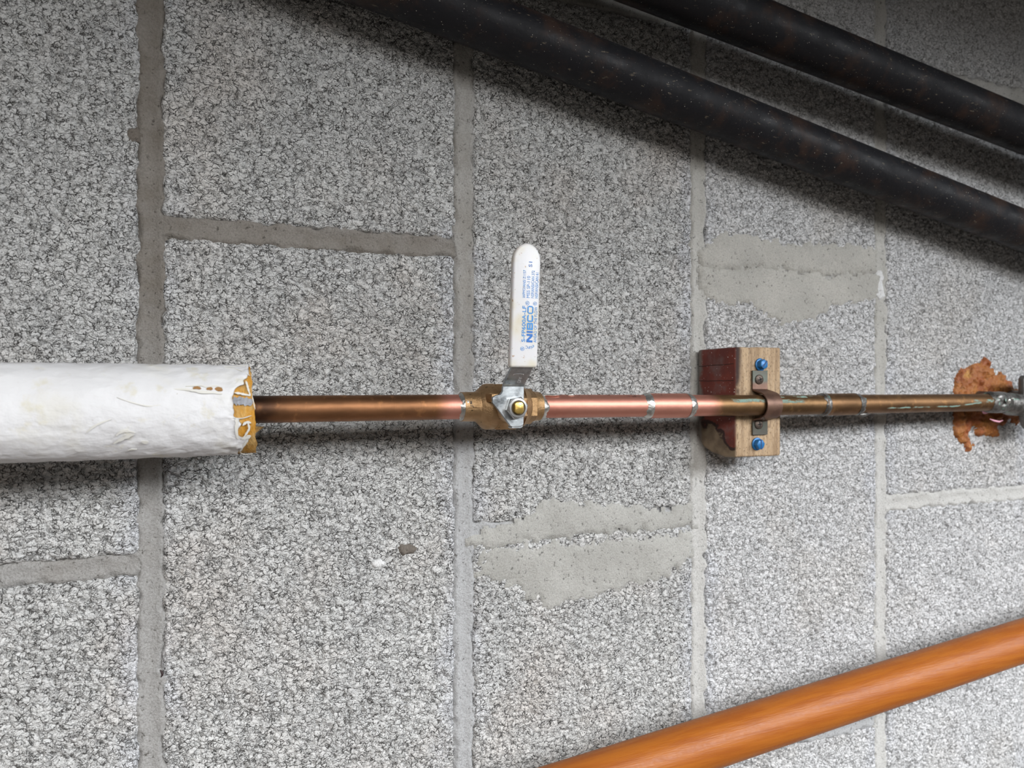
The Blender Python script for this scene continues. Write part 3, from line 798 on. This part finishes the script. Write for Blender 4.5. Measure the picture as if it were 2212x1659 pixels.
ribbon([(503, 868), (512, 866), (522, 866.5), (533, 868), (546, 870)], [.0036, .0042, .0044, .0043, .0037], [.0001, .0003, .0004, .0002, 0], MFO.m, 'foil_strip')
Z5 = lambda x, y: (300+x/6.38, 760+y/6.38)
TP = M('torn_paper', .7, col=(.66, .65, .61), spec=.2).m
for pix, wd in (([(1475, 420), (1490, 470), (1510, 540), (1535, 610)], .0009), ([(1320, 575), (1400, 585), (1470, 600), (1540, 610)], .0011),
                ([(1300, 900), (1420, 905), (1550, 870)], .0004), ([(1500, 970), (1520, 1040), (1480, 1110), (1440, 1170)], .0010), ([(1430, 1000), (1480, 960), (1545, 968)], .0012),
                ([(1340, 900), (1350, 960), (1345, 1080), (1370, 1180)], .0016), ([(1410, 1180), (1480, 1165), (1540, 1140)], .0018), ([(1400, 1385), (1440, 1430), (1510, 1440), (1565, 1410)], .0006),
                ([(1180, 250), (1310, 255), (1420, 290), (1530, 350)], .0005), ([(1170, 225), (1300, 225), (1420, 190), (1510, 182)], .0007), ([(1560, 610), (1580, 700), (1600, 790)], .0004),
                ([(1390, 1370), (1430, 1300), (1500, 1190)], .0010)):
    ribbon([Z5(*q) for q in pix], wd, .0006, TP, 'torn_strip')
# slit in the jacket: brown hole behind a curled lip
MHO = M('slit_wool', .9, col=(.30, .16, .06)).m
for pix, wd in (([(745, 520), (800, 510), (858, 525)], .0022), ([(930, 530), (980, 522), (1015, 535)], .0022), ([(1045, 528), (1100, 528), (1155, 545)], .0024)):
    ribbon([Z5(*q) for q in pix], [wd*.5, wd, wd*.5], .0009, MHO, 'slit')
ribbon([Z5(*q) for q in ((470, 525), (620, 532), (720, 545), (860, 570), (1000, 575), (1150, 590))], [.0005, .0009, .0012, .0016, .0014, .0010], [.0006, .001, .0013, .0016, .0014, .001], TP, 'torn_strip')
ribbon([Z5(*q) for q in ((640, 495), (740, 488), (860, 484), (930, 500), (1060, 490), (1150, 510))], [.0004, .0007, .0008, .0008, .0008, .0005], .0010, TP, 'torn_strip')
# curled tears lower on the jacket
Z6 = lambda x, y: (x/5.53, 740+y/5.53)
for pix, wd, lf in (([(1385, 1060), (1450, 1020), (1530, 1010), (1620, 1030)], .0012, .0010), ([(1360, 1140), (1440, 1100), (1540, 1065), (1610, 1040)], .0014, .0013), ([(1690, 1115), (1740, 1130), (1775, 1120)], .0022, .0016), ([(1040, 1020), (1120, 960), (1220, 915), (1340, 880)], .0010, .0008), ([(1400, 650), (1560, 700), (1760, 745), (1930, 735)], .0006, .0008), ([(1530, 1225), (1580, 1215), (1640, 1215)], .0012, .0010)):
    ribbon([Z6(*q) for q in pix], [wd*.4]+[wd]*(len(pix)-2)+[wd*.4], lf, TP, 'torn_strip')
# frayed wool tail under the pipe
G().add([at(551, 920, .05), at(571, 922, .045), at(560, 930, .045), at(549, 938, .05), at(551, 925, .056)], [(0, 1, 4), (1, 2, 4), (2, 3, 4), (3, 0, 4), (0, 3, 2, 1)]).build('wool_tail', MGW, ins, 30)

# ------------------------------------------------------------------ wooden block, strap, screws
def wood_mat():
    m = M('wood_block', .75, spec=.25)
    X, Y, Zz = m.xyz(m.wob(60, .004))
    v1 = m.mp((170, 40, 9)); g1 = m.noise(1.6, 4, .6, vec=v1); sp = m.noise(7, 3, .6, vec=m.mp((110, 60, 30)))
    c = m.mix(m.ramp(g1, .35, .66), (.45, .325, .205), (.28, .19, .115))
    c = m.mix(m.ramp(sp, .5, .72, 0, .6), c, (.49, .38, .27))
    c = m.mix(m.ramp(m.noise(9, 3, vec=m.mp((60, 30, 12))), .58, .70, 0, .75), c, (.15, .095, .06))
    c = m.mix(m.ramp(m.noise(5, 3, .6, vec=m.mp((170, 60, 90))), .56, .66, 0, .65), c, (.12, .08, .05))
    # burnt edge along the painted side
    burn = m.ma('MULTIPLY', m.ramp(X, .4145, .4195, 1, 0), m.ramp(m.ma('ADD', Zz, m.ma('MULTIPLY', m.noise(90, 3), .05)), .006, .030))
    c = m.mix(burn, c, (.045, .025, .022))
    # old red paint on the side that faces -x, flaked to bare wood at the low back corner
    nx = m.xyz(m.g.outputs['True Normal'])[0]
    side = m.ramp(nx, -.72, -.5, 1, 0)
    pn = m.noise(60, 4)
    red = m.mix(m.ramp(pn, .35, .68), (.165, .036, .024), (.11, .030, .024))
    red = m.mix(m.ramp(m.noise(34, 4, vec=m.mp(loc=(5, 2, 1))), .52, .68, 0, .8), red, (.15, .105, .10))
    red = m.mix(m.ramp(m.noise(520, 2), .68, .73, 0, .8), red, (.6, .55, .52))
    bare = m.mix(m.ramp(pn, .4, .65), (.21, .155, .10), (.12, .085, .055))
    fl = m.ma('ADD', m.ma('ADD', m.ma('MULTIPLY', Zz, -1.), m.ma('MULTIPLY', Y, .62)), m.ma('MULTIPLY', m.noise(55, 4), .030))
    red = m.mix(m.ramp(fl, .0385, .0405), red, (.035, .018, .015)); red = m.mix(m.ramp(fl, .0425, .0445), red, bare)
    red = m.mix(m.ramp(m.ma('ADD', Y, m.ma('MULTIPLY', m.noise(70, 4), .012)), -.0005, .003), red, (.16, .14, .125))
    m.col(m.mix(side, c, red)); m.rgh(m.ma('SUBTRACT', .75, m.ma('MULTIPLY', side, .3)))
    m.bump(g1, .0007, .6); m.bump(sp, .0005, .5)
    return m.m
WT, WB, WF = .0290, -.0585, .0372
wb = thing('wooden_block', (.4325, 0, WB), 'short wooden block with a red painted side, fixed to the wall under the strap', 'wood block')
# outline in y,z with the back lower corner split away, drawn as five stacked slabs with paint cracks between
yz = [(-WF, WB+.0012), (-WF, WT), (-.001, WT-.0012), (-.001, WB+.016), (-.006, WB+.0075), (-.014, WB+.0035), (-.026, WB+.0010)]
V = []; nx_ = 7
for i in range(nx_):
    a = i/(nx_-1)
    for j, (y, z) in enumerate(yz):
        x0 = .4035 if y > -.01 else .4125-.009*(y+WF)/WF*0
        x0 = .4125-.009*max(0, (y+WF))/WF
        V.append((x0+(.4572-x0)*a, y, z+.0008*fbm((a, y*20, z*20), 2)))
n = len(yz)
Fc = [(i*n+k, i*n+(k+1) % n, (i+1)*n+(k+1) % n, (i+1)*n+k) for i in range(nx_-1) for k in range(n)]+[tuple(range(n))[::-1], tuple((nx_-1)*n+k for k in range(n))]
g = G(); g.add(V, Fc)
g.build('timber', wood_mat(), wb, 40, bevel=.0016, seg=3)
# raised lips of paint along the three cracks of the painted side
MCR = M('paint_crack', .7, col=(.03, .012, .01)).m
for zz, tilt in ((WT-.0133, .0012), (WT-.0262, .0004), (WT-.0545, -.0004)):
    pts = []
    for i in range(9):
        a = i/8; y = -WF+.0018+(WF-.004)*a
        x0 = .4125-.009*(y+WF)/WF
        pts.append(Vector((x0-.00002, y, zz-tilt*a+.0004*noise.noise((a*6, zz*90, 0)))))
    G().sweep(pts, .00026, 6).build('paint_crack', MCR, wb, 60)

def strap_mat():
    m = M('brown_strap', .5, .65); n = m.noise(110, 4)
    Zz = m.xyz()[2]
    c = m.mix(m.ramp(n, .35, .65), (.17, .098, .07), (.12, .068, .05))
    ear = m.ma('MAXIMUM', m.ramp(Zz, -.001, .003), m.ramp(Zz, -.031, -.027, 1, 0))
    c = m.mix(ear, c, m.mix(m.ramp(n, .4, .62), (.105, .10, .085), (.10, .118, .098)))
    m.col(c); m.bump(n, .0006, .5); return m.m
ax = axis(.435); sx0, sx1 = .4276, .4424
stp = thing('pipe_strap', (.435, -WF, ax.z-.024), 'brown two-hole metal strap clamping the copper pipe to the wooden block', 'pipe strap')
path = []
path += [(-WF-.0006, ax.z+.0272), (-WF-.0006, ax.z+.0130), (-WF-.0015, ax.z+.0112)]
ro = .0094
for i in range(13):
    th = PI/2*.93-PI*.93*i/12
    path.append((ax.y-math.cos(th)*ro, ax.z+math.sin(th)*ro))
path += [(-WF-.0015, ax.z-.0112), (-WF-.0006, ax.z-.0130), (-WF-.0006, ax.z-.0235)]
V = []; n = len(path); th_ = .0012
for i, (y, z) in enumerate(path):
    a, b = path[max(i-1, 0)], path[min(i+1, n-1)]
    dy, dz = b[0]-a[0], b[1]-a[1]; L = math.hypot(dy, dz); ny, nz = dz/L, -dy/L
    for xx, s_ in ((sx0, 0), (sx1, 0), (sx1, 1), (sx0, 1)): V.append((xx, y+ny*th_*s_*1.0, z+nz*th_*s_))
Fc = [(i*4+k, i*4+(k+1) % 4, (i+1)*4+(k+1) % 4, (i+1)*4+k) for i in range(n-1) for k in range(4)]+[(3, 2, 1, 0), tuple((n-1)*4+k for k in range(4))]
G().add(V, Fc).build('strap_band', strap_mat(), stp, 40, bevel=.0002, seg=1)
MPS = M('brown_screw', .5, .7, (.11, .085, .07)); MPS.bump(MPS.noise(400, 3), .0005, .5)
MDK = M('screw_recess', .8, .2, (.012, .010, .010)).m
def phillips(p, label, rot):
    t = thing('crosshead_screw', p, label, 'screw', None)
    G().lathe(p, (0, -1, 0), [(-.006, .0014), (.0002, .0014), (.0002, .0038), (.0007, .0038), (.0013, .0029), (.0016, .0012), (.00165, .0003)], 28).build('screw_head', MPS.m, t, 40)
    for k in (0, PI/2):
        a = k+rot; e = Vector((math.cos(a), 0, math.sin(a)))*.0019; f = Vector((-math.sin(a), 0, math.cos(a)))*.0004
        q = Vector(p)+Vector((0, -.00148, 0)); y = Vector((0, -.00022, 0))
        G().add([q-e-f, q+e-f, q+e+f, q-e+f, q-e-f+y, q+e-f+y, q+e+f+y, q-e+f+y], [(0, 1, 2, 3), (4, 5, 6, 7), (0, 1, 5, 4), (1, 2, 6, 5), (2, 3, 7, 6), (3, 0, 4, 7)]).build('cross_slot', MDK, t, 0)
ysf = -WF-.0018
a = at(1642, 819.5, WF+.003); phillips((a.x, ysf, a.z), 'brown crosshead screw in the upper ear of the pipe strap', .3)
a = at(1641, 916.5, WF+.003); phillips((a.x, ysf, a.z), 'brown crosshead screw in the lower ear of the pipe strap', .1)
MBU = M('blue_screw', .38, .15, (.018, .15, .38)); MBU.bump(MBU.noise(300, 3), .0003, .4)
MBU2 = M('blue_screw_slot', .6, .1, (.006, .05, .16)).m
def bluescrew(p, label, slot, tip, ph):
    t = thing('concrete_screw', p, label, 'screw')
    p = Vector(p); dn = Vector(tip).normalized()
    hd = G()
    hd.lathe(p, dn, [(-.012, .0022), (.0002, .0022), (.0002, .0050), (.0009, .0052), (.0014, .0046)], 36)
    hd.lathe(p, dn, [(.0012, .0042), (.0046, .0042), (.0054, .0036)], 6, ph)
    hd.build('screw_head', MBU.m, t, 30, bevel=.0003, seg=1)
    u = dn.cross(Vector((0, 0, 1))).normalized(); w2 = u.cross(dn)
    e = (u*math.cos(slot)+w2*math.sin(slot)); f = dn.cross(e)*.0006; e *= .0038
    q = p+dn*.0050; y = dn*.00050
    G().add([q-e-f, q+e-f, q+e+f, q-e+f, q-e-f+y, q+e-f+y, q+e+f+y, q-e+f+y], [(0, 1, 2, 3), (4, 5, 6, 7), (0, 1, 5, 4), (1, 2, 6, 5), (2, 3, 7, 6), (3, 0, 4, 7)]).build('slot', MBU2, t, 0)
a = at(1643, 788, WF+.001); bluescrew((a.x, -WF, a.z), 'blue hex-head concrete screw above the strap, slot slanting', -.75, (.05, -1, .08), .4)
a = at(1636, 959, WF+.001); bluescrew((a.x, -WF, a.z), 'blue hex-head concrete screw below the strap, slot nearly upright', 1.5, (.03, -1, -.02), .1)
# bright solder bead hanging under the strap
p = axis(.4285)+Vector((0, -.004, -.0098))
tag(blob(p, .0013, .0013, .0014, seed=4.).build('water_bead', MWA.m, None, 180, origin=p), 'clear water drop hanging under the brown pipe strap', 'water drop')

# ------------------------------------------------------------------ foam around the pipe hole, bracket plate
def foam_mat():
    m = M('orange_foam', .42, spec=.5); n = m.noise(45, 4, .6); f = m.noise(260, 4, .65)
    c = m.mix(m.ramp(n, .38, .62), (.30, .082, .020), (.38, .145, .03))
    c = m.mix(m.ramp(m.noise(60, 3, vec=m.mp(loc=(4, 4, 1))), .58, .7), c, (.52, .27, .07))
    c = m.mix(m.ramp(f, .54, .70, 0, .75), c, (.13, .045, .018))
    c = m.mix(m.ramp(m.noise(600, 2), .68, .74, 0, .6), c, (.6, .38, .25))
    m.col(c); m.bump(f, .003, .8); m.bump(m.noise(600, 3), .0012, .7); return m.m
Z7 = lambda x, y: (2012+x/7.54, 760+y/7.54)
fo = [(370, 680), (380, 560), (420, 390), (480, 300), (640, 230), (750, 150), (870, 125), (930, 150), (940, 220), (975, 290), (970, 400), (1000, 420), (1060, 360), (1180, 345), (1230, 420), (1310, 470), (1310, 570), (1400, 600), (1560, 640), (1560, 1100), (1430, 1150), (1390, 1190), (1310, 1140), (1330, 1060), (1260, 1060), (1180, 1200), (1070, 1250), (1060, 1370), (990, 1400), (830, 1390), (700, 1330), (720, 1270), (640, 1200), (600, 1330), (620, 1420), (600, 1490), (680, 1540), (600, 1600), (540, 1500), (440, 1400), (370, 1320), (380, 1000)]
t = thing('sealing_foam', (.75, 0, -.02), 'ragged orange-brown sealing foam on the wall behind the pipe elbow', 'foam')
patch('foam_crust', [Z7(*q) for q in fo], foam_mat(), t,   .0009, .0042, .0028, .0042, 3.7, .9, keep=.0)
MPK = M('pink_scrap', .6, col=(.72, .36, .46)).m
G().sweep([at(2124, 891, .022), at(2131, 888.5, .025), at(2140, 888, .024)], [.0016, .0022, .0008], 8).build('pink_scrap', MPK, t, 60)
G().sweep([at(2138, 905, .02), at(2148, 909, .022), at(2158, 911, .021), at(2166, 908, .02)], [.0005, .0010, .0009, .0004], 8).build('pink_scrap', MPK, t, 60)
a = at(2203, 811, .030); b = at(2203, 931, .030)
def plate_mat():
    m = M('grey_plate', .5, .6); n = m.noise(90, 4)
    m.col(m.mix(m.ramp(n, .35, .65), (.19, .185, .18), (.12, .115, .11))); m.bump(n, .0008, .5); return m.m
x0, z1, z0 = a.x, a.z, b.z
W = z1-z0
bp = thing('mounting_plate', (x0+W/2, 0, z0), 'dark grey metal mounting plate at the right edge beside the pipe elbow', 'plate')
poly = [(x0, z0+.014), (x0+.004, z0+.004), (x0+.010, z0), (x0+W-.010, z0), (x0+W, z0+.010), (x0+W, z1-.004), (x0+W-.004, z1), (x0+.003, z1), (x0, z1-.003)]
G().prism(poly, -.034, -.028).build('plate', plate_mat(), bp, 40, bevel=.0012)
G().sweep([(x0+W/2, -.029, (z0+z1)/2), (x0+W/2, .004, (z0+z1)/2)], .012, 24).build('stand_off', MSD, bp)
G().sweep([at(2180, 872, .036), at(2192, 868, .037), at(2212, 866, .038), at(2230, 868, .036)], [.0006, .0012, .0022, .0022], 12).build('green_crust', M('verdigris', .8, col=(.10, .26, .18)).m, bp, 60)

# ------------------------------------------------------------------ tiny debris on the wall
a = at(346, 1446, 0); pts = [Vector((a.x+.0014*math.sin(k*.7), -.0012-.0006*math.sin(k*.8), a.z-.0011*k)) for k in range(5)]
tag(G().sweep(pts, [.0004, .0007, .0008, .0006, .0003], 8).build('debris_curl', M('dark_husk', .6, col=(.025, .012, .012)).m, None, 60, origin=pts[2]), 'tiny dark curled husk stuck on the lower left block', 'debris')
